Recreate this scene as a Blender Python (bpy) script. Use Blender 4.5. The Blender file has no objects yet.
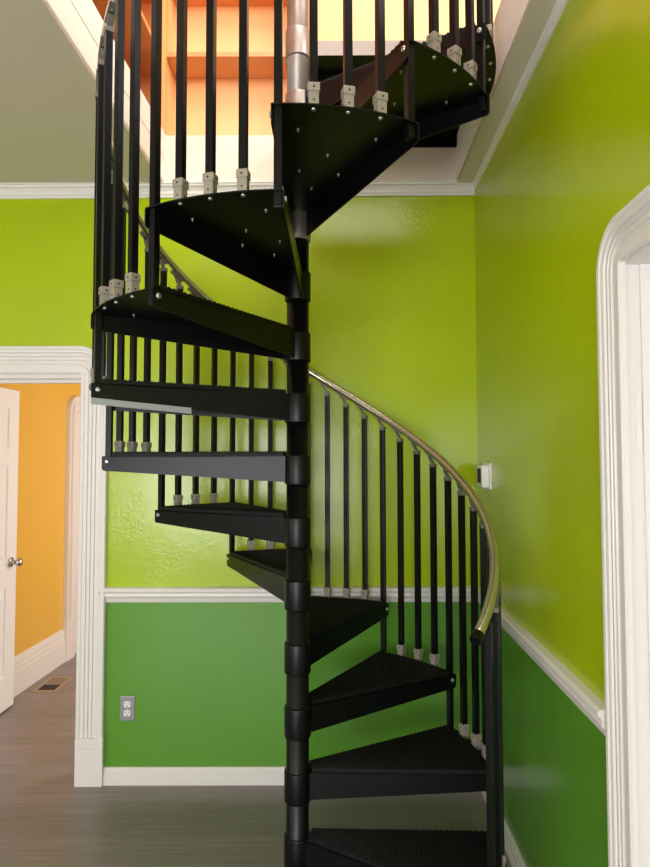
import bpy, bmesh, math, random
from mathutils import Vector, Matrix
random.seed(3)
PI = math.pi
R_ = math.radians
COL = bpy.context.scene.collection

# ------------------------------------------------------------------ helpers
def tag(o, label=None, cat=None, group=None, kind=None):
    if label: o['label'] = label
    if cat: o['category'] = cat
    if group: o['group'] = group
    if kind: o['kind'] = kind
    return o

def obj(name, bm, mats, parent=None, smooth=False, recalc=True):
    if recalc:
        bmesh.ops.recalc_face_normals(bm, faces=bm.faces)
    me = bpy.data.meshes.new(name)
    bm.to_mesh(me); bm.free()
    for m in (mats if isinstance(mats, (list, tuple)) else [mats]):
        me.materials.append(m)
    if smooth:
        for p in me.polygons: p.use_smooth = True
    o = bpy.data.objects.new(name, me)
    COL.objects.link(o)
    if parent: o.parent = parent
    return o

def inst(name, me, parent=None, loc=(0, 0, 0), rz=0):
    o = bpy.data.objects.new(name, me)
    COL.objects.link(o)
    o.location = loc; o.rotation_euler = (0, 0, rz)
    if parent: o.parent = parent
    return o

def empty(name, loc=(0, 0, 0), rz=0):
    o = bpy.data.objects.new(name, None)
    COL.objects.link(o); o.location = loc; o.rotation_euler = (0, 0, rz)
    o.empty_display_size = .1
    return o

def struct(o): o['kind'] = 'structure'; return o

def box(bm, x0, x1, y0, y1, z0, z1, mi=0, bev=0.0, f=None):
    pts = [(x0,y0,z0),(x1,y0,z0),(x1,y1,z0),(x0,y1,z0),(x0,y0,z1),(x1,y0,z1),(x1,y1,z1),(x0,y1,z1)]
    if f: pts = [f(*p) for p in pts]
    vs = [bm.verts.new(p) for p in pts]
    fs = [bm.faces.new([vs[i] for i in q]) for q in ((3,2,1,0),(4,5,6,7),(0,1,5,4),(1,2,6,5),(2,3,7,6),(3,0,4,7))]
    for q in fs: q.material_index = mi
    if bev:
        es = list({e for q in fs for e in q.edges})
        r = bmesh.ops.bevel(bm, geom=es, offset=bev, segments=2, affect='EDGES', profile=.6)
        for q in r['faces']: q.material_index = mi
    return vs

def lathe(bm, prof, n=24, mi=0, M=None, smooth=True, a0=0.0, cap=True):
    rings = []
    for r, z in prof:
        ring = []
        for i in range(n):
            a = a0 + 2*PI*i/n
            p = Vector((r*math.cos(a), r*math.sin(a), z))
            if M: p = M @ p
            ring.append(bm.verts.new(p))
        rings.append(ring)
    for A, B in zip(rings, rings[1:]):
        for i in range(n):
            f = bm.faces.new((A[i], A[(i+1)%n], B[(i+1)%n], B[i])); f.smooth = smooth; f.material_index = mi
    if cap:
        for ring in (rings[0], rings[-1]):
            f = bm.faces.new(ring); f.material_index = mi

def tube(bm, pts, r, n=16, mi=0, caps=True, flat=None):
    # flat=(rw, rt): rectangular section (width, thickness)
    rings = []
    for i, p in enumerate(pts):
        p = Vector(p)
        t = (Vector(pts[min(i+1, len(pts)-1)]) - Vector(pts[max(i-1, 0)])).normalized()
        up = Vector((0, 0, 1)) if abs(t.z) < .95 else Vector((1, 0, 0))
        s = t.cross(up).normalized(); u = s.cross(t).normalized()
        ring = []
        if flat:
            for a, b in ((-1,-1),(1,-1),(1,1),(-1,1)):
                ring.append(bm.verts.new(p + s*flat[0]*a + u*flat[1]*b))
        else:
            for k in range(n):
                a = 2*PI*k/n
                ring.append(bm.verts.new(p + s*r*math.cos(a) + u*r*math.sin(a)))
        rings.append(ring)
    m = len(rings[0])
    for A, B in zip(rings, rings[1:]):
        for i in range(m):
            f = bm.faces.new((A[i], A[(i+1)%m], B[(i+1)%m], B[i])); f.smooth = not flat; f.material_index = mi
    if caps:
        for ring in (rings[0], rings[-1]):
            f = bm.faces.new(ring); f.material_index = mi

def prism(bm, poly, z0, z1, mi=0, M=None):
    T = (lambda p: M @ Vector(p)) if M else (lambda p: Vector(p))
    a = [bm.verts.new(T((x, y, z0))) for x, y in poly]
    b = [bm.verts.new(T((x, y, z1))) for x, y in poly]
    n = len(poly)
    for i in range(n):
        bm.faces.new((a[i], a[(i+1)%n], b[(i+1)%n], b[i])).material_index = mi
    bm.faces.new(a).material_index = mi; bm.faces.new(b).material_index = mi

def extrude_profile(bm, prof, A, B, out, cap=True, mi=0, za=0.0, zb=0.0):
    """prof: (projection, z) closed polygon; A,B: base points in plan (x, y); out: unit plan vector away from wall"""
    ra, rb = [], []
    for t, z in prof:
        ra.append(bm.verts.new((A[0]+out[0]*t, A[1]+out[1]*t, z+za)))
        rb.append(bm.verts.new((B[0]+out[0]*t, B[1]+out[1]*t, z+zb)))
    n = len(prof)
    for i in range(n):
        bm.faces.new((ra[i], ra[(i+1)%n], rb[(i+1)%n], rb[i])).material_index = mi
    if cap:
        bm.faces.new(ra); bm.faces.new(rb)

SK = 0.0305                                   # the side walls run slightly out of square to the end wall
def sk(x, y, z): return (x + SK*y, y, z)

# ------------------------------------------------------------------ materials
def srgb(r, g, b):
    f = lambda c: (c/255/12.92) if c/255 <= .04045 else ((c/255+.055)/1.055)**2.4
    return (f(r), f(g), f(b), 1)

def mat(name, col, rough=.5, metal=0.0, spec=.5, bump=0.0, bscale=60, var=0.0, vscale=3, coat=0.0, stretch=None, patch=False):
    m = bpy.data.materials.new(name); m.use_nodes = True
    nt = m.node_tree; N = nt.nodes; L = nt.links
    b = N['Principled BSDF']
    b.inputs['Base Color'].default_value = col
    b.inputs['Roughness'].default_value = rough
    b.inputs['Metallic'].default_value = metal
    b.inputs['Specular IOR Level'].default_value = spec
    if coat: b.inputs['Coat Weight'].default_value = coat; b.inputs['Coat Roughness'].default_value = .15
    tc = N.new('ShaderNodeTexCoord')
    src = tc.outputs['Object']
    if stretch:
        mp = N.new('ShaderNodeMapping'); mp.inputs['Scale'].default_value = stretch
        L.new(src, mp.inputs['Vector']); src = mp.outputs['Vector']
    if var:
        n = N.new('ShaderNodeTexNoise'); n.inputs['Scale'].default_value = vscale; n.inputs['Detail'].default_value = 5
        L.new(src, n.inputs['Vector'])
        mx = N.new('ShaderNodeMix'); mx.data_type = 'RGBA'
        mx.inputs['A'].default_value = tuple(c*(1-var) for c in col[:3])+(1,)
        mx.inputs['B'].default_value = tuple(min(1, c*(1+var)) for c in col[:3])+(1,)
        L.new(n.outputs['Fac'], mx.inputs['Factor']); L.new(mx.outputs['Result'], b.inputs['Base Color'])
    if bump:
        n2 = N.new('ShaderNodeTexNoise'); n2.inputs['Scale'].default_value = bscale; n2.inputs['Detail'].default_value = 4
        L.new(src, n2.inputs['Vector'])
        bp = N.new('ShaderNodeBump'); bp.inputs['Strength'].default_value = bump; bp.inputs['Distance'].default_value = .01
        hgt = n2.outputs['Fac']
        if patch:      # old brush and filler marks, gathered in patches
            n3 = N.new('ShaderNodeTexNoise'); n3.inputs['Scale'].default_value = 34; n3.inputs['Detail'].default_value = 6; n3.inputs['Distortion'].default_value = 1.5
            n4 = N.new('ShaderNodeTexNoise'); n4.inputs['Scale'].default_value = 2.3; n4.inputs['Detail'].default_value = 2
            mr = N.new('ShaderNodeMapRange'); mr.inputs['From Min'].default_value = .5; mr.inputs['From Max'].default_value = .68
            mr.inputs['To Max'].default_value = .9
            ml = N.new('ShaderNodeMath'); ml.operation = 'MULTIPLY_ADD'
            L.new(src, n3.inputs['Vector']); L.new(src, n4.inputs['Vector']); L.new(n4.outputs['Fac'], mr.inputs['Value'])
            L.new(n3.outputs['Fac'], ml.inputs[0]); L.new(mr.outputs['Result'], ml.inputs[1]); L.new(n2.outputs['Fac'], ml.inputs[2]); hgt = ml.outputs[0]
        L.new(hgt, bp.inputs['Height']); L.new(bp.outputs['Normal'], b.inputs['Normal'])
    return m

def floor_mat():
    m = bpy.data.materials.new('grey_stained_planks'); m.use_nodes = True
    nt = m.node_tree; N = nt.nodes; L = nt.links; b = N['Principled BSDF']
    tc = N.new('ShaderNodeTexCoord')
    br = N.new('ShaderNodeTexBrick')
    br.inputs['Scale'].default_value = 1; br.inputs['Brick Width'].default_value = 1.4
    br.inputs['Row Height'].default_value = .083; br.inputs['Mortar Size'].default_value = .0009
    br.inputs['Mortar Smooth'].default_value = .3; br.offset = .37; br.offset_frequency = 2
    br.inputs['Color1'].default_value = srgb(142, 129, 127); br.inputs['Color2'].default_value = srgb(130, 119, 113)
    br.inputs['Mortar'].default_value = srgb(108, 99, 94)
    L.new(tc.outputs['Object'], br.inputs['Vector'])
    mp = N.new('ShaderNodeMapping'); mp.inputs['Scale'].default_value = (1.2, 22, 1)
    L.new(tc.outputs['Object'], mp.inputs['Vector'])
    n = N.new('ShaderNodeTexNoise'); n.inputs['Scale'].default_value = 3; n.inputs['Detail'].default_value = 8
    L.new(mp.outputs['Vector'], n.inputs['Vector'])
    mx = N.new('ShaderNodeMix'); mx.data_type = 'RGBA'; mx.blend_type = 'OVERLAY'; mx.inputs['Factor'].default_value = .35
    L.new(br.outputs['Color'], mx.inputs['A']); L.new(n.outputs['Fac'], mx.inputs['B'])
    L.new(mx.outputs['Result'], b.inputs['Base Color'])
    b.inputs['Roughness'].default_value = .33
    bp = N.new('ShaderNodeBump'); bp.inputs['Strength'].default_value = .25; bp.inputs['Distance'].default_value = .003
    L.new(br.outputs['Fac'], bp.inputs['Height']); bp.invert = True; L.new(bp.outputs['Normal'], b.inputs['Normal'])
    return m

def wood_mat(name, c1, c2, rough=.4):
    m = bpy.data.materials.new(name); m.use_nodes = True
    nt = m.node_tree; N = nt.nodes; L = nt.links; b = N['Principled BSDF']
    tc = N.new('ShaderNodeTexCoord'); mp = N.new('ShaderNodeMapping'); mp.inputs['Scale'].default_value = (2, 2, 18)
    L.new(tc.outputs['Object'], mp.inputs['Vector'])
    n = N.new('ShaderNodeTexNoise'); n.inputs['Scale'].default_value = 2.2; n.inputs['Detail'].default_value = 6; n.inputs['Distortion'].default_value = .6
    L.new(mp.outputs['Vector'], n.inputs['Vector'])
    mx = N.new('ShaderNodeMix'); mx.data_type = 'RGBA'; mx.inputs['A'].default_value = c1; mx.inputs['B'].default_value = c2
    L.new(n.outputs['Fac'], mx.inputs['Factor']); L.new(mx.outputs['Result'], b.inputs['Base Color'])
    b.inputs['Roughness'].default_value = rough
    return m

M_lime   = mat('lime_gloss_paint', srgb(169, 190, 6), .22, bump=.17, bscale=7, patch=True, var=.05, vscale=2.2)
M_green  = mat('leaf_green_gloss_paint', srgb(92, 148, 42), .22, bump=.10, bscale=9, var=.05, vscale=2.5)
M_trim   = mat('white_gloss_trim', srgb(230, 223, 217), .35, bump=.06, bscale=40)
M_ceil   = mat('ceiling_paint', srgb(214, 200, 184), .8, bump=.08, bscale=25, var=.03)
M_fascia = mat('white_wall_paint', srgb(240, 236, 230), .6, bump=.08, bscale=30)
M_fascia_dim = mat('fascia_paint_dimmed', srgb(226, 212, 192), .6, bump=.08, bscale=30)  # white fascia paint with weaker, warm light mixed into its colour
M_yellow = mat('yellow_ochre_paint', srgb(228, 178, 74), .3, bump=.12, bscale=14, var=.04, vscale=2)
M_cream  = mat('cream_wall_paint', srgb(244, 200, 134), .6, bump=.05, bscale=20)
M_peach  = mat('peach_panel', srgb(250, 190, 132), .6, var=.02)
M_wood   = wood_mat('orange_pine', srgb(228, 162, 106), srgb(214, 144, 86))
M_woodl  = wood_mat('pale_orange_pine', srgb(244, 176, 110), srgb(236, 160, 92))
M_black  = mat('black_satin_metal', srgb(8, 8, 9), .34, spec=.25, bump=.05, bscale=220)
M_mat    = mat('black_rubber_tread', srgb(9, 8, 8), .6, spec=.28, bump=.2, bscale=300, var=.25, vscale=30)
M_shoe   = mat('grey_plastic_shoe', srgb(146, 136, 122), .5)
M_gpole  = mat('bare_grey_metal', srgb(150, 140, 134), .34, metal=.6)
M_hole   = mat('dark_hole', srgb(38, 34, 30), .8)
M_rail   = mat('champagne_grey_rail', srgb(206, 196, 168), .22, metal=.85)
M_brkt   = mat('grey_bracket', srgb(118, 113, 104), .45, metal=.3)
M_steel  = mat('zinc_bolt', srgb(190, 190, 192), .3, metal=.9)
M_film   = mat('grey_edge_strip', srgb(158, 160, 162), .4)
M_chrome = mat('brushed_nickel', srgb(190, 184, 174), .2, metal=1)
M_plate  = mat('steel_cover_plate', srgb(150, 148, 150), .38, metal=.7)
M_white  = mat('white_plastic', srgb(236, 234, 228), .4)
M_door   = mat('white_door_paint', srgb(238, 236, 234), .4)
M_vent   = mat('tan_vent_frame', srgb(168, 146, 122), .5)
M_ventd  = mat('dark_vent', srgb(52, 40, 34), .7)
M_floor  = floor_mat()
M_plain  = mat('plain_offwhite', srgb(214, 208, 196), .8)

# ------------------------------------------------------------------ room dimensions
YB = 0.753          # end wall face
XR = 0.827          # right wall face (at y = 0, before skew)
XL = -3.3           # left wall
YF = -5.2           # wall behind the camera
ZC = 2.905          # ceiling
ZU = 3.165          # upper floor level
OXL, OXR = -0.717, 0.735   # stair opening in the ceiling
OYF = -1.05
Z_RAIL = .893       # paint split behind the chair rail

# floor (room and hall in one)
bm = bmesh.new(); box(bm, XL-.3, 1.6, YF-.3, 5.0, -.06, 0); struct(obj('floor', bm, M_floor))

# end wall with doorway
DL, DR, DT = -1.885, -1.090, 1.965
bm = bmesh.new()
def wallbox(bm, x0, x1, y0, y1, z0, z1, split=True, f=None):
    if split and z0 < Z_RAIL < z1:
        box(bm, x0, x1, y0, y1, z0, Z_RAIL, 1, f=f); box(bm, x0, x1, y0, y1, Z_RAIL, z1, 0, f=f)
    else: box(bm, x0, x1, y0, y1, z0, z1, 1 if z1 <= Z_RAIL else 0, f=f)
wallbox(bm, XL-.12, DL, YB, YB+.07, 0, ZC)
wallbox(bm, DR, XR+.05, YB, YB+.07, 0, ZC)
wallbox(bm, DL, DR, YB, YB+.07, DT, ZC)
struct(obj('wall_back', bm, [M_lime, M_green]))
bm = bmesh.new()
for a in ((XL-.12, DL, 0, ZC), (DR, XR+.05, 0, ZC), (DL, DR, DT, ZC)): box(bm, a[0], a[1], YB+.07, YB+.14, a[2], a[3])
struct(obj('wall_hall_front', bm, M_yellow))

# right wall with doorway  (wall frame is skewed)
RY0, RY1, RT = -1.66, -0.835, 2.0
bm = bmesh.new()
T = .15
wallbox(bm, XR, XR+T, RY1, YB+.07, 0, ZC, f=sk)
wallbox(bm, XR, XR+T, YF-.12, RY0, 0, ZC, f=sk)
wallbox(bm, XR, XR+T, RY0, RY1, RT, ZC, f=sk)
struct(obj('wall_right', bm, [M_lime, M_green]))

# left wall with a window, wall behind the camera with a window
bm = bmesh.new()
WL = (-3.6, -1.5, .75, 2.35)     # y0,y1,z0,z1
for a in ((YF-.12, WL[0], 0, ZC), (WL[1], YB+.07, 0, ZC), (WL[0], WL[1], 0, WL[2]), (WL[0], WL[1], WL[3], ZC)):
    wallbox(bm, XL-.12, XL, a[0], a[1], a[2], a[3])
struct(obj('wall_left', bm, M_plain))
bm = bmesh.new()
WF = (-2.7, .3, .45, 2.15)
for a in ((XL-.12, WF[0], 0, ZC), (WF[1], XR+.05, 0, ZC), (WF[0], WF[1], 0, WF[2]), (WF[0], WF[1], WF[3], ZC)):
    wallbox(bm, a[0], a[1], YF-.12, YF, a[2], a[3])
struct(obj('wall_front', bm, M_plain))
def win(name, fn, u0, u1, z0, z1):
    bm = bmesh.new()
    for a in ((u0, u0+.05, z0, z1), (u1-.05, u1, z0, z1), (u0, u1, z0, z0+.05), (u0, u1, z1-.05, z1),
              ((u0+u1)/2-.03, (u0+u1)/2+.03, z0, z1), (u0, u1, (z0+z1)/2-.02, (z0+z1)/2+.02)):
        fn(bm, *a)
    return struct(obj(name, bm, M_trim))
win('window_1', lambda bm, a, b, c, d: box(bm, XL-.09, XL-.04, a, b, c, d), *WL)
win('window_2', lambda bm, a, b, c, d: box(bm, a, b, YF-.09, YF-.04, c, d), *WF)

# ceiling = slab of the upper floor, with the stair opening
bm = bmesh.new()
box(bm, XL-.12, OXL, YF-.12, YB, ZC, ZC+.02, f=sk)
box(bm, OXR, XR+T, YF-.12, YB, ZC, ZC+.02, f=sk)
box(bm, OXL, OXR, YF-.12, OYF, ZC, ZC+.02, f=sk)
struct(obj('ceiling', bm, M_ceil))
bm = bmesh.new()
box(bm, XL-.12, OXL-.015, YF-.12, YB+.12, ZC+.02, ZU, f=sk)
box(bm, OXR+.015, 2.4, YF-.12, YB+.12, ZC+.02, ZU, f=sk)
box(bm, OXL-.015, OXR+.015, YF-.12, OYF-.015, ZC+.02, ZU, f=sk)
struct(obj('floor_upper', bm, M_floor))
# fascia boards lining the opening
def fas(name, *b):
    bm = bmesh.new(); box(bm, *b, f=sk); return struct(obj(name, bm, M_fascia))
ZM = 3.045
fas('trim_1', OXL-.015, OXL, OYF, YB, ZC+.001, ZM-.0008)
fas('trim_2', OXL-.015, OXL+.002, OYF, YB, ZM, ZU+.005)
fas('trim_3', OXR, OXR+.015, OYF, YB, ZC+.001, ZU+.005)
bm = bmesh.new(); box(bm, OXL-.05, OXR+.06, YB, YB+.12, ZC, ZU); struct(obj('trim_4', bm, M_fascia_dim))
fas('trim_5', OXL-.015, OXR+.015, OYF-.015, OYF, ZC+.001, ZU+.005)

# ---- upper storey shell
YUB = .955
bm = bmesh.new()
box(bm, -0.02, 2.52, YUB, YUB+.1, ZU, 5.6)
struct(obj('wall_upper_back', bm, M_cream))
bm = bmesh.new()
box(bm, -3.42, -1.0, YUB, YUB+.1, ZU, 5.6); box(bm, -1.0, -.02, YUB, YUB+.1, 4.85, 5.6)
struct(obj('wall_upper_back_left', bm, M_cream))
bm = bmesh.new(); box(bm, -3.42, 2.52, YF-.12, YUB+.1, 5.6, 5.7)
struct(obj('ceiling_upper', bm, M_fascia))
bm = bmesh.new()
for a in ((YF-.12, -3.0, ZU, 5.6), (-.6, YUB+.1, ZU, 5.6), (-3.0, -.6, ZU, 3.75), (-3.0, -.6, 5.25, 5.6)): box(bm, 2.4, 2.52, a[0], a[1], a[2], a[3])  # opening added to let the side fill light in
struct(obj('wall_upper_right', bm, M_cream))
bm = bmesh.new(); box(bm, -3.42, -3.3, YF-.12, YUB+.1, ZU, 5.6); struct(obj('wall_upper_left', bm, M_cream))
bm = bmesh.new()
for a in ((-3.42, -1.6, ZU, 5.6), (2.3, 2.52, ZU, 5.6), (-1.6, 2.3, ZU, 3.7), (-1.6, 2.3, 5.3, 5.6)): box(bm, a[0], a[1], YF-.12, YF, a[2], a[3])
struct(obj('wall_upper_front', bm, M_cream))

# ---- hall behind the doorway
HX = -1.945
bm = bmesh.new()
def hk(x, y, z): return (x + .05*(y-1.86), y, z)
box(bm, HX-.12, HX, YB+.14, 5.0, 0, ZC, f=hk); struct(obj('wall_hall_left', bm, M_yellow))
bm = bmesh.new()
for a in ((YB+.14, 1.6, 0, ZC), (3.8, 5.0, 0, ZC), (1.6, 3.8, 0, .5), (1.6, 3.8, 2.4, ZC)): box(bm, .9, 1.02, a[0], a[1], a[2], a[3])
struct(obj('wall_hall_right', bm, M_yellow))
bm = bmesh.new(); box(bm, -2.2, 1.02, 4.9, 5.0, 0, ZC); struct(obj('wall_hall_back', bm, M_yellow))
bm = bmesh.new(); box(bm, -2.3, 1.02, YB+.14, 5.0, ZC, ZC+.05); struct(obj('ceiling_hall', bm, M_ceil))

# ---- trims
def crown(name, A, B, out, k=1.0, za=0.0, zb=0.0):
    bm = bmesh.new()
    z = ZC
    prof = [(0, z-.064), (.010, z-.064), (.012, z-.054), (.016, z-.050), (.018, z-.036), (.026, z-.022), (.036, z-.016), (.038, z-.008), (.044, z-.006), (.044, z), (0, z)]
    prof = [(t*k, z+(q-z)*(.5+.5*k)) for t, q in prof]
    extrude_profile(bm, prof, A, B, out, za=za, zb=zb); return struct(obj(name, bm, M_trim))
n_r = (-1/math.hypot(1, SK), SK/math.hypot(1, SK))
pr = lambda y: (XR + SK*y, y)
crown('trim_6', (XL, YB), (XR+SK*YB, YB), (0, -1), 1.0, -.012, .014)
crown('trim_7', pr(YB), pr(YF), n_r, .45, .012, 0)
def rail_prof(z0=.857, z1=.931):
    return [(0, z0), (.008, z0), (.012, z0+.012), (.014, z0+.020), (.022, z0+.026), (.026, z0+.034), (.024, z0+.044), (.028, z0+.052), (.034, z0+.056), (.034, z0+.066), (.026, z1-.002), (0, z1)]
bm = bmesh.new(); extrude_profile(bm, rail_prof(), (-.985, YB), (XR+SK*YB, YB), (0, -1)); struct(obj('trim_8', bm, M_trim))
bm = bmesh.new(); extrude_profile(bm, rail_prof(), pr(YB), pr(-.722), n_r); struct(obj('trim_9', bm, M_trim))
base_prof = [(0, 0), (.020, 0), (.020, .030), (.017, .034), (.017, .058), (.013, .062), (.013, .072), (.008, .079), (0, .079)]
bm = bmesh.new(); extrude_profile(bm, base_prof, (-.964, YB), (XR+SK*YB, YB), (0, -1)); struct(obj('baseboard_back', bm, M_trim))
bm = bmesh.new(); extrude_profile(bm, base_prof, pr(YB), pr(-.735), n_r); struct(obj('baseboard_right', bm, M_trim))

# door casings: a moulded profile swept round the opening, with rounded outer corners
def casing(name, u0, u1, zt, zb, prof, place, r0=.006):
    path = []
    path.append(((u0, zb), (-1, 0)));
    path.append(((u0, zt-r0), (-1, 0)))
    for i in range(1, 12):
        a = PI - (PI/2)*i/12
        path.append(((u0+r0+r0*math.cos(a), zt-r0+r0*math.sin(a)), (math.cos(a), math.sin(a))))
    path.append(((u0+r0, zt), (0, 1))); path.append(((u1-r0, zt), (0, 1)))
    for i in range(1, 12):
        a = PI/2 - (PI/2)*i/12
        path.append(((u1-r0+r0*math.cos(a), zt-r0+r0*math.sin(a)), (math.cos(a), math.sin(a))))
    path.append(((u1, zt-r0), (1, 0))); path.append(((u1, zb), (1, 0)))
    bm = bmesh.new(); rings = []
    for (p, n) in path:
        rings.append([bm.verts.new(place(p[0]+n[0]*w, t, p[1]+n[1]*w)) for w, t in prof])
    k = len(prof)
    for A, B in zip(rings, rings[1:]):
        for i in range(k-1): bm.faces.new((A[i], A[i+1], B[i+1], B[i]))
    bm.faces.new(rings[0]); bm.faces.new(rings[-1])
    return struct(obj(name, bm, M_trim))
def flutes(w):
    p = [(0, 0), (0, .014), (.006, .020), (.018, .020), (.022, .016)]
    p += [(.036, .016)]
    for i in range(3):
        a = .038+i*.019
        p += [(a, .017), (a+.003, .009), (a+.009, .009), (a+.012, .017)]
    p += [(w-.036, .018), (w-.032, .024), (w-.020, .026), (w-.016, .030), (w-.004, .030), (w, .024), (w, 0)]
    return p
casing('trim_10', DL, DR, DT, .218, flutes(.136), lambda u, t, z: (u, YB - t, z))
casing('trim_11', RY0, RY1, RT, 0, flutes(.112), lambda u, t, z: (XR + SK*u - t*.8, u - .012, z))
for i, (a, b) in enumerate(((DR+.006, DR+.138), (DL-.138, DL+.004))):
    bm = bmesh.new(); box(bm, a, b, YB-.034, YB, 0, .166, bev=.002); box(bm, a+.001, b-.001, YB-.031, YB, .166, .172)
    box(bm, a-.001, b+.001, YB-.034, YB, .172, .220, bev=.003)
    struct(obj('trim_%d' % (12+i), bm, M_trim))
# jamb linings
bm = bmesh.new()
box(bm, DR-.001, DR+.02, YB-.002, YB+.145, 0, DT); box(bm, DL-.02, DL+.001, YB-.002, YB+.145, 0, DT); box(bm, DL, DR, YB-.002, YB+.145, DT-.02, DT+.005)
box(bm, DL+.001, DR-.001, YB+.05, YB+.085, DT-.036, DT-.02); box(bm, DR-.016, DR, YB+.05, YB+.085, 0, DT-.02)
struct(obj('trim_14', bm, M_trim))
bm = bmesh.new()
box(bm, XR-.002, XR+T, RY1-.001, RY1+.02, 0, RT, f=sk); box(bm, XR-.002, XR+T, RY0-.02, RY0+.001, 0, RT, f=sk)
box(bm, XR-.002, XR+T, RY0, RY1, RT-.004, RT+.02, f=sk)
for a, b, d in ((.0, .030, .004), (.036, .060, .008), (.064, .12, .005)):
    box(bm, XR+a, XR+b, RY1-d, RY1, 0, RT-.004, f=sk)
struct(obj('trim_15', bm, M_trim))

# white door standing open in the hall
def panel_door(name, w, h, th):
    """local: hinge edge at x=0, runs along +x, thickness along y, both faces panelled"""
    bm = bmesh.new()
    st, ms = .11, .09
    rails = [(0, .20), (.74, .90), (1.50, 1.60), (h-.12, h)]
    box(bm, 0, st, 0, th, 0, h); box(bm, w-st, w, 0, th, 0, h); box(bm, w/2-ms/2, w/2+ms/2, 0, th, 0, h)
    for a, b in rails: box(bm, st, w-st, .0003, th-.0003, a, b)
    for x0, x1 in ((st, w/2-ms/2), (w/2+ms/2, w-st)):
        for (a, b), (c, d) in zip(rails, rails[1:]):
            box(bm, x0, x1, .011, th-.011, b, c)
            for s in (0, 1):
                yo, yi = (.011, .003) if s == 0 else (th-.011, th-.003)
                o = [(x0+.02, b+.02), (x1-.02, b+.02), (x1-.02, c-.02), (x0+.02, c-.02)]
                q = [(x0+.045, b+.045), (x1-.045, b+.045), (x1-.045, c-.045), (x0+.045, c-.045)]
                vo = [bm.verts.new((x, yo, z)) for x, z in o]; vi = [bm.verts.new((x, yi, z)) for x, z in q]
                for i in range(4): bm.faces.new((vo[i], vo[(i+1)%4], vi[(i+1)%4], vi[i]))
                bm.faces.new(vi)
    return obj(name, bm, M_door)
d1 = panel_door('door_1', .775, 1.975, .036)
struct(d1); d1.location = (DL+.008, YB+.16, .012); d1.rotation_euler = (0, 0, R_(90-1.2))
def knob_mesh():
    bm = bmesh.new()
    lathe(bm, [(.030, 0), (.031, .004), (.027, .008), (.012, .010), (.010, .022), (.011, .030), (.020, .036), (.027, .046), (.028, .056), (.022, .066), (.008, .071)], 24)
    return bm
k = obj('door_knob', knob_mesh(), M_chrome, d1); k.location = (.775-.065, 0, .895); k.rotation_euler = (R_(90), 0, 0)
k['label'] = 'round nickel knob on a rosette'
k2 = inst('door_knob', k.data, d1, (.775-.065, .036, .895)); k2.rotation_euler = (R_(-90), 0, 0); k2['label'] = 'round nickel knob on a rosette'
bm = bmesh.new()
for z in (.22, 1.0, 1.74): lathe(bm, [(.006, z-.045), (.006, z+.045)], 10, M=Matrix.Translation((-.004, -.004, 0)))
obj('door_hinge', bm, M_chrome, d1)
# closed white door far back in the right hand doorway
d2 = panel_door('door_2', RY1-RY0-.012, RT-.018, .036)
struct(d2); d2.location = (XR+.125+SK*RY0, RY0+.006, .008); d2.rotation_euler = (0, 0, math.atan2(1, SK))
bm = bmesh.new(); box(bm, XR+.020, XR+.0325, RY1-.0065, RY1, 1.56, 1.70, bev=.0015, f=sk)
hj = obj('trim_16', bm, M_trim); struct(hj)

# hall baseboard, second casing, floor vent
hb = [(0, 0), (.022, 0), (.022, .15), (.018, .155), (.018, .185), (.014, .19), (.014, .215), (.008, .245), (0, .25)]
hp = lambda y: (HX + .05*(y-1.86), y)
bm = bmesh.new(); extrude_profile(bm, hb, hp(YB+.14), hp(2.53), (1, 0)); struct(obj('baseboard_hall', bm, M_trim))
casing('trim_17', 2.66, 3.46, 1.93, 0.30, flutes(.13), lambda u, t, z: (hp(u)[0] + t*1.2, u, z))
bm = bmesh.new(); box(bm, HX+.0, HX+.032, 2.525, 2.665, 0, .30, f=hk); box(bm, HX+.0, HX+.006, 2.66, 3.46, 0, 1.93, f=hk)
struct(obj('trim_18', bm, M_trim))
fv = empty('floor_vent', (-1.77, 2.05, 0)); tag(fv, 'tan metal floor vent set in the planks along the yellow wall, past the doorway', 'vent')
bm = bmesh.new()
for a in ((-.085, -.060, -.145, .145), (.060, .085, -.145, .145), (-.06, .06, -.145, -.118), (-.06, .06, .118, .145), (-.06, .06, -.006, .006)):
    box(bm, a[0], a[1], a[2], a[3], 0, .006)
obj('vent_frame', bm, M_vent, fv)
bm = bmesh.new(); box(bm, -.06, .06, -.118, .118, 0, .0015); 
obj('vent_opening', bm, M_ventd, fv)
bm = bmesh.new()
for i in range(10): box(bm, -.058, .058, .014+i*.0105, .019+i*.0105, .0015, .004)
obj('louver', bm, M_vent, fv)

# ------------------------------------------------------------------ wall fittings
ou = empty('electrical_outlet', (-.846, YB, .353)); tag(ou, 'double wall outlet with a steel cover plate on the lower green wall', 'outlet')
bm = bmesh.new(); box(bm, -.036, .036, -.006, 0, -.058, .058, bev=.0025); obj('cover_plate', bm, M_plate, ou)
for s in (1, -1):
    bm = bmesh.new()
    poly = []
    for i in range(20):
        a = 2*PI*i/20; poly.append((.0165*max(-.95, min(.95, math.cos(a)*1.15)), .0175*max(-.82, min(.82, math.sin(a)))))
    Mx = Matrix.Translation((0, -.006, s*.0205)) @ Matrix.Rotation(PI/2, 4, 'X')
    prism(bm, poly, 0, .003, 0, Mx)
    for a in ((-.008, -.0055, .0, .009), (.0055, .008, .0, .008), (-.003, .003, -.011, -.006)):
        box(bm, a[0], a[1], -.0095, -.0085, s*.0205+a[2], s*.0205+a[3], 1)
    r = obj('receptacle', bm, [M_white, M_hole], ou); r['label'] = 'white receptacle'
bm = bmesh.new(); lathe(bm, [(.003, 0), (.003, .0015)], 12, M=Matrix.Translation((0, -.006, 0)) @ Matrix.Rotation(PI/2, 4, 'X')); obj('screw', bm, M_steel, ou)

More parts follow.
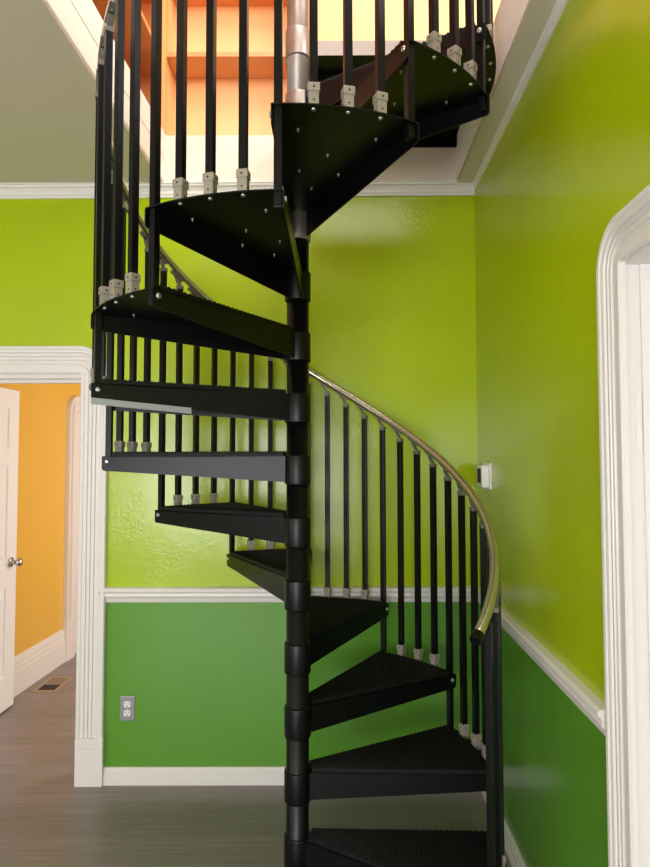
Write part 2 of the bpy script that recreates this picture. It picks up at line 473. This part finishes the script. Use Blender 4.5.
ty = .53
th = empty('thermostat', (XR + SK*ty, ty, 1.465), 0); th.rotation_euler = (0, 0, -math.atan(SK))
tag(th, 'small white thermostat box high on the right-hand lime wall', 'thermostat')
bm = bmesh.new(); box(bm, -.010, 0, -.062, .062, -.056, .062, bev=.003); obj('wall_plate', bm, M_white, th)
bm = bmesh.new(); box(bm, -.042, -.010, -.050, .050, -.048, .052, bev=.005); obj('housing', bm, M_white, th)
bm = bmesh.new(); box(bm, -.0445, -.042, -.030, .030, -.026, .038, bev=.001); d = obj('display', bm, M_hole, th); d['label'] = 'dark display'

# ------------------------------------------------------------------ upstairs shelving
bz = ZU
bc = empty('bookcase', (-.35, YUB, bz)); tag(bc, 'empty orange pine bookcase with a peach back panel upstairs, facing the stair opening', 'bookcase')
bx0, bx1 = OXL+SK*YB-.0195, -.02
def part(name, b, m, par, f=None):
    bm = bmesh.new(); box(bm, *b, f=f)
    o = obj(name, bm, m, par); o.matrix_parent_inverse = Matrix.Translation(par.location).inverted(); return o
part('back_panel', (bx0, bx1, YUB-.012, YUB, bz, 4.85), M_peach, bc)
for z in (3.575, 3.975, 4.375, 4.775):
    part('shelf', (OXL+SK*YB+.002, bx1-.02, YB+.006, YUB-.012, z, z+.024), M_wood, bc)
part('corner_post', (OXL+SK*YB-.0195, OXL+SK*YB+.002, YB-.004, YB+.02, bz, 4.85), M_woodl, bc)
part('side_panel', (OXL+SK*YB-.0195, OXL+SK*YB, YB+.02, YUB-.012, bz, 4.85), M_peach, bc)
part('side_panel', (bx1-.02, bx1, YB+.006, YUB-.012, bz, 4.85), M_woodl, bc)
bl = empty('bookcase', (OXL-.2, -.3, bz)); tag(bl, 'empty orange pine bookcase along the left edge of the stair opening upstairs', 'bookcase')
lx0, lx1, ly0, ly1 = OXL-.29, OXL-.029, -1.5, YUB-.014
part('back_panel', (lx0, lx0+.012, ly0, ly1, bz, 4.85), M_wood, bl, sk)
part('side_panel', (lx0+.012, lx1, ly1-.02, ly1, bz, 4.85), M_wood, bl, sk)
part('side_panel', (lx0+.012, lx1, ly0, ly0+.02, bz, 4.85), M_wood, bl, sk)
for z in (3.575, 3.975, 4.375, 4.775):
    o = part('shelf', (lx0+.012, lx1-.006, ly0+.02, ly1-.02, z, z+.022), M_wood, bl, sk)
    e = part('shelf_edge_lit', (lx1-.006, lx1, ly0+.02, ly1-.02, z, z+.022), M_woodl, o, sk)  # paler strip puts the bright light on the front edge into the colour
    e.matrix_parent_inverse = Matrix.Translation(bl.location).inverted(); e.matrix_parent_inverse = Matrix.Identity(4)
part('base_rail', (lx1-.02, lx1, ly0+.02, ly1-.22, bz, bz+.06), M_wood, bl, sk)

# ------------------------------------------------------------------ the spiral staircase
H = .225; DA = R_(30); PH = R_(-31.64); RB = .699; RO = .718; NT = 13
st = empty('spiral_staircase', (.004, 0, 0))
tag(st, 'black metal spiral staircase with grey baluster shoes climbing through the ceiling opening', 'staircase')
FLO = .054; FLI = .096; OFF = .0175
def rail_z(a): return -.18*H + 4.92*H + H*(a-PH)/DA

# pole
bm = bmesh.new(); lathe(bm, [(.085, 0), (.085, .008), (.046, .014), (.041, .02), (.041, 11*H-.06)], 40)
cp = obj('center_pole', bm, M_black, st)
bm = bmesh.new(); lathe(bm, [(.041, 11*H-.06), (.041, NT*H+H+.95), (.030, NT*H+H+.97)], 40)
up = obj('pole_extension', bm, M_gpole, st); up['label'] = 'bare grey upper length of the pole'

def loc(ang, s, t=0.0):          # radial s, tangential t around direction ang
    return (s*math.cos(ang) - t*math.sin(ang), s*math.sin(ang) + t*math.cos(ang))

# --- tread (local: nose joint at angle 0, back joint at +30 deg, top of plate at z=0)
def arc_pts(r, n=18, d=0.0):
    """outer arc between the nose flange and the back flange"""
    a0 = -math.asin((OFF-d)/r); a1 = DA + math.asin((OFF-d)/r)
    return [(r*math.cos(a0+(a1-a0)*i/n), r*math.sin(a0+(a1-a0)*i/n)) for i in range(n+1)]
def flange_poly(s0, s1, r=.012):
    p = [(s0, 0), (s1-.004, 0), (s1, -.004)]
    for i in range(7):
        a = -PI/2*i/6; p.append((s1-r+r*math.cos(a), -FLO+r+r*math.sin(a)))
    p += [(s0, -FLI)]
    return p
def tread_body():
    bm = bmesh.new()
    inner = [loc(DA, .030, OFF), loc(0, .030, -OFF)]
    prism(bm, arc_pts(RO) + inner, -.004, 0)
    for ang, t0, t1 in ((0, -OFF, -OFF+.004), (DA, OFF, OFF-.004)):
        poly = flange_poly(.030, RO+.001)
        va = [bm.verts.new((*loc(ang, s, t0), z)) for s, z in poly]; vb = [bm.verts.new((*loc(ang, s, t1), z)) for s, z in poly]
        k = len(poly)
        for i in range(k): bm.faces.new((va[i], va[(i+1)%k], vb[(i+1)%k], vb[i]))
        bm.faces.new(va); bm.faces.new(vb)
    return bm
def tread_mat_mesh():
    """ribbed rubber surface: rows of small studs, sawtooth edge"""
    bm = bmesh.new(); P = .0052
    ns = int((RO-.036-.050)/P); rows = []
    for i in range(ns+1):
        s = .050 + P*i
        w0, w1 = (-OFF+.002), None
        # width across the wedge measured along chord lines normal to the bisector
        half = s*math.sin(DA/2) + (OFF-.002)*math.cos(DA/2)
        c = DA/2; nx = 44
        row = []
        for j in range(nx+1):
            t = half*(2*j/nx-1)
            # keep the outer rim round
            x = s*math.cos(DA/2) ; rr = math.hypot(x, t)
            z = .013 + (.0045 if (i % 2 == 0 and (j + i//2) % 2 == 0) else 0.0)
            px = x*math.cos(c) - t*math.sin(c); py = x*math.sin(c) + t*math.cos(c)
            row.append((px, py, z))
        rows.append(row)
    # push the last rows out to the rim arc
    last = .050 + P*ns
    xm = last*math.cos(DA/2)
    extra = 5
    for e in range(1, extra+1):
        row = []
        for j in range(45):
            b = rows[ns][j]
            # unrotated coords
            c = DA/2; x = b[0]*math.cos(c)+b[1]*math.sin(c); t = -b[0]*math.sin(c)+b[1]*math.cos(c)
            rim = math.sqrt((RO-.034)**2 - t*t)
            x2 = xm + (rim-xm)*e/extra
            z = .013 + (.0045 if (e % 2 == 0 and (j+e//2) % 2 == 0) else 0)
            row.append((x2*math.cos(c)-t*math.sin(c), x2*math.sin(c)+t*math.cos(c), z))
        rows.append(row)
    V = [[bm.verts.new(p) for p in row] for row in rows]
    for a, b in zip(V, V[1:]):
        for j in range(44): bm.faces.new((a[j], a[j+1], b[j+1], b[j]))
    # skirt down to the plate
    border = [r[0] for r in V] + V[-1][1:] + [r[-1] for r in V[-2::-1]] + V[0][-2:0:-1]
    low = [bm.verts.new((v.co.x, v.co.y, 0)) for v in border]
    k = len(border)
    for i in range(k): bm.faces.new((border[i], border[(i+1)%k], low[(i+1)%k], low[i]))
    return bm
def hub_mesh():
    bm = bmesh.new()
    lathe(bm, [(.0415, .003), (.0470, .002), (.048, -.001), (.048, -.100), (.0475, -.103), (.0415, -.104)], 40)
    return bm
def bolt_mesh():
    bm = bmesh.new(); lathe(bm, [(.0085, 0), (.0085, .0015), (.0075, .0045), (.004, .006)], 14)
    return bm
def screw_mesh():
    bm = bmesh.new(); lathe(bm, [(.0042, 0), (.0042, -.003), (.0022, -.0032), (.0022, -.009)], 10); return bm

t_first = obj('tread', tread_body(), M_black, st)
m_tread = t_first.data
mo = obj('tread_mat', tread_mat_mesh(), M_mat, t_first); mo['label'] = 'studded black rubber surface'
ho = obj('hub', hub_mesh(), M_black, t_first)
bo = obj('bolt', bolt_mesh(), M_steel, t_first)
so = obj('screw', screw_mesh(), M_steel, None)
m_mat, m_hub, m_bolt, m_screw = mo.data, ho.data, bo.data, so.data
bpy.data.objects.remove(so)
m_lipbolt = m_bolt
def set_bolt(o, p, n):
    o.location = p; o.rotation_euler = Vector(n).to_track_quat('Z', 'Y').to_euler()
def add_bolts(t, first=None):
    spots = []
    spots.append(((*loc(0, RB, -OFF), -.020), (*loc(0, 0, -1), 0)))
    spots.append(((*loc(DA, RB, OFF), -.020), (*loc(DA, 0, 1), 0)))
    for q in (.25, .5, .75):
        a = DA*q; spots.append(((RB*math.cos(a), RB*math.sin(a), -.004), (0, 0, -1)))
    for i, (p, n) in enumerate(spots):
        b = first if (i == 0 and first) else inst('bolt', m_bolt, t)
        set_bolt(b, p, n)
        if i > 1: b.scale = (.75, .75, .8)
def add_screws(t):
    for ang, s in ((.14, .60), (.86, .60), (.16, .36), (.84, .36), (.5, .47), (.5, .24)):
        a = DA*ang; inst('screw', m_screw, t, (s*math.cos(a), s*math.sin(a), -.004))
treads = []
for k in range(1, NT+1):
    if k == 1: t = t_first
    else:
        t = inst('tread', m_tread, st)
        c = inst('tread_mat', m_mat, t); c['label'] = 'studded black rubber surface'
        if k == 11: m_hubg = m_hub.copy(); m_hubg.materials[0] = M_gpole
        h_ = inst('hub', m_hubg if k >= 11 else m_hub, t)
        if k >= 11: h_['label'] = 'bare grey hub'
    t.location = (0, 0, k*H - .018); t.rotation_euler = (0, 0, PH + DA*(k-1))
    add_bolts(t, bo if k == 1 else None)
    if k >= 9: add_screws(t)
    treads.append(t)
# loose grey edge strip along the back flange of the eighth tread
bm = bmesh.new()
pts = [(.720, -.046), (.60, -.054), (.50, -.060), (.405, -.066)]
va = []
for s, z in pts:
    va.append([bm.verts.new((*loc(DA, s, OFF+d), z+dz)) for d, dz in ((.0005, -.020), (.0005, 0), (.006, 0), (.009, -.020))])
for a, b in zip(va, va[1:]):
    for i in range(4): bm.faces.new((a[i], a[(i+1)%4], b[(i+1)%4], b[i]))
bm.faces.new(va[0]); bm.faces.new(va[-1])
es = obj('edge_strip', bm, M_film, treads[7]); es['label'] = 'loose grey strip under the tread edge'

# --- balusters
BW = .0108
def bar(z0, z1):
    bm = bmesh.new(); box(bm, -BW, BW, -BW, BW, z0, z1, bev=.002); return bm
def shoe_mesh():
    bm = bmesh.new()
    box(bm, -.0132, .0132, -.0132, .0132, 0, .040, bev=.0015)
    box(bm, -.0160, .0160, -.0160, .0160, .036, .059, bev=.003)
    for (x, z, r) in ((0, .047, .0032), (0, .014, .0028)):
        for s in (1, -1):
            fx = (.0162 if z > .03 else .0134)*s
            lathe(bm, [(r, 0), (r, .0004)], 10, 1, Matrix.Translation((fx-.0002*s, 0, z)) @ Matrix.Rotation(PI/2*s, 4, 'Y'))
            lathe(bm, [(r, 0), (r, .0004)], 10, 1, Matrix.Translation((0, fx-.0002*s, z)) @ Matrix.Rotation(-PI/2*s, 4, 'X'))
    return bm
slope = H/(RB*DA)
def bracket_mesh():
    """sits on the baluster top (z=0) and reaches the underside of the rail at z=.058"""
    bm = bmesh.new()
    box(bm, -.0125, .0125, -.0125, .0125, -.012, .004, bev=.0015)
    pts = []
    for i in range(9):
        u = i/8; y = .022*math.sin(u*PI/2)**1.5; z = .004 + .030*u + slope*y*u
        pts.append((0, y, z))
    tube(bm, pts, 0, flat=(.0085, .0035))
    sad = [(0, y, .0340 + slope*y) for y in (-.012, .014, .044)]
    tube(bm, sad, 0, flat=(.011, .004))
    lathe(bm, [(.004, 0), (.004, .002)], 10, 0, Matrix.Translation((.0115, 0, -.006)) @ Matrix.Rotation(PI/2, 4, 'Y'))
    return bm
m_shoe = m_br = None
def place_baluster(me, ang, z, top, shoe_z=None, bracket=True):
    global m_shoe, m_br
    b = inst('baluster', me, st, (RB*math.cos(ang), RB*math.sin(ang), z), ang)
    if shoe_z is not None:
        if m_shoe is None:
            o = obj('baluster_shoe', shoe_mesh(), [M_shoe, M_hole], b); m_shoe = o.data
        else: o = inst('baluster_shoe', m_shoe, b)
        o.location = (0, 0, shoe_z); o['label'] = 'grey plastic shoe'
    if not bracket: return b
    if m_br is None:
        o = obj('rail_bracket', bracket_mesh(), M_brkt, b); m_br = o.data
    else: o = inst('rail_bracket', m_br, b)
    o.location = (0, 0, top); o['label'] = 'grey rail bracket'
    return b
GAP = .050
def tmp_mesh(bm, name):
    me = bpy.data.meshes.new(name); bmesh.ops.recalc_face_normals(bm, faces=bm.faces); bm.to_mesh(me); bm.free(); me.materials.append(M_black); return me
bars = []
for q in (.25, .5, .75):
    L = rail_z(PH + DA*q) - H - GAP        # above the top of tread 1
    bars.append((q, L, tmp_mesh(bar(-.0178, L), 'baluster')))
Lj = rail_z(PH) - GAP
m_joint = tmp_mesh(bar(-.062, Lj), 'baluster')
m_newel = tmp_mesh(bar(0, Lj + GAP - .014), 'baluster')
for k in range(1, NT+1):
    for q, L, me in bars:
        place_baluster(me, PH + DA*(k-1+q), k*H, L, -.018)
for j in range(0, NT+1):
    place_baluster(m_newel if j == 0 else m_joint, PH + DA*j, j*H, Lj, bracket=(j > 0))
# --- handrail
a0 = PH - R_(6.5); a1 = PH + DA*NT + R_(3)
bm = bmesh.new(); pts = []
N_ = 220; RR = RB-.007
for i in range(N_+1):
    a = a0 + (a1-a0)*i/N_
    pts.append((RR*math.cos(a), RR*math.sin(a), rail_z(a)+.004))
tube(bm, pts, .0165, 18)
hr = obj('handrail', bm, M_rail, st); hr['label'] = 'round champagne-grey handrail'
bm = bmesh.new()
d = (Vector(pts[0]) - Vector(pts[1])).normalized()
p0 = Vector(pts[0])
tube(bm, [p0 - d*.014, p0 + d*.012, p0 + d*.014], .0182, 18)
ec = obj('end_cap', bm, M_black, hr); ec['label'] = 'black end cap'

# --- landing at the top
ZL = 14*H
aL = PH + DA*NT
bm = bmesh.new()
c = (-.045, .040); e = (.757, .036)
poly = [c, e, (.735+SK*.735, .735), (-.05, .735), (-.05, 0.05)]
prism(bm, poly, ZL-.006, ZL)
for A, B in ((c, e), (e, poly[2]), (poly[2], poly[3]), (poly[3], poly[4])):
    A = Vector((*A, 0)); B = Vector((*B, 0)); t = (B-A).normalized(); n = Vector((-t.y, t.x, 0))*.005
    prism(bm, [(A.x, A.y), (B.x, B.y), (B.x+n.x, B.y+n.y), (A.x+n.x, A.y+n.y)], ZL-.058, ZL)
# stiffening ribs below
for f in (.33, .66):
    prism(bm, [(-.045, .735*f), (.75, .735*f), (.75, .735*f+.005), (-.045, .735*f+.005)], ZL-.045, ZL-.006)
ld = obj('landing', bm, M_black, st)
bm = bmesh.new(); prism(bm, [(-.045, .0385), (.757, .0345), (.757, .036), (-.045, .040)], ZL-.058, ZL)
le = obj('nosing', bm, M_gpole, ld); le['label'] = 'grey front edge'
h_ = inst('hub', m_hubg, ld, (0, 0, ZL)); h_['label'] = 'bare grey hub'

# ------------------------------------------------------------------ light
sc = bpy.context.scene
w = bpy.data.worlds.new('World'); sc.world = w; w.use_nodes = True
w.node_tree.nodes['Background'].inputs['Color'].default_value = (.75, .86, 1, 1)
w.node_tree.nodes['Background'].inputs['Strength'].default_value = .6
def area(name, loc, rot, sx, sy, power, col=(1, 1, 1)):
    l = bpy.data.lights.new(name, 'AREA'); l.shape = 'RECTANGLE'; l.size = sx; l.size_y = sy; l.energy = power; l.color = col
    o = bpy.data.objects.new(name, l); COL.objects.link(o); o.location = loc; o.rotation_euler = rot; return o
area('daylight_left_window', (XL-.16, (WL[0]+WL[1])/2, 1.55), (R_(90), 0, R_(-90)), 2.1, 1.6, 30, (.93, .97, 1))
area('daylight_front_window', ((WF[0]+WF[1])/2, YF-.16, 1.3), (R_(90), 0, 0), 3.0, 1.7, 205, (.95, .97, 1))
area('daylight_upper_window', (.35, YF-.16, 4.5), (R_(90), 0, 0), 3.9, 1.6, 205, (1, .96, .90))
area('daylight_skylight', (.4, -1.2, 5.58), (0, 0, 0), 1.6, 1.6, 70, (.97, .98, 1))
area('fill_upper_side', (2.5, -1.8, 4.5), (R_(90), 0, R_(90)), 2.4, 1.5, 120, (.93, .96, 1))  # added fill from the unseen right side, brightens the left fascia
area('daylight_hall_window', (1.0, 2.7, 1.45), (R_(90), 0, R_(90)), 2.2, 1.9, 62, (1, .96, .9))

# ------------------------------------------------------------------ camera
cam = bpy.data.cameras.new('camera'); co = bpy.data.objects.new('camera', cam); COL.objects.link(co)
cam.sensor_fit = 'VERTICAL'; cam.sensor_height = 36.0; cam.lens = 615.0/867*36.0; cam.clip_start = .02
co.location = (.104, -2.255, 1.541)
co.rotation_euler = (R_(90+2.49), R_(0), 0)
co.rotation_euler = (Matrix.Rotation(R_(90+2.49), 3, 'X') @ Matrix.Rotation(R_(-.08), 3, 'Z')).to_euler()
sc.camera = co
vs = sc.view_settings
vs.view_transform = 'Standard'; vs.look = 'None'; vs.gamma = 1; vs.use_curve_mapping = False; vs.exposure = 0.0
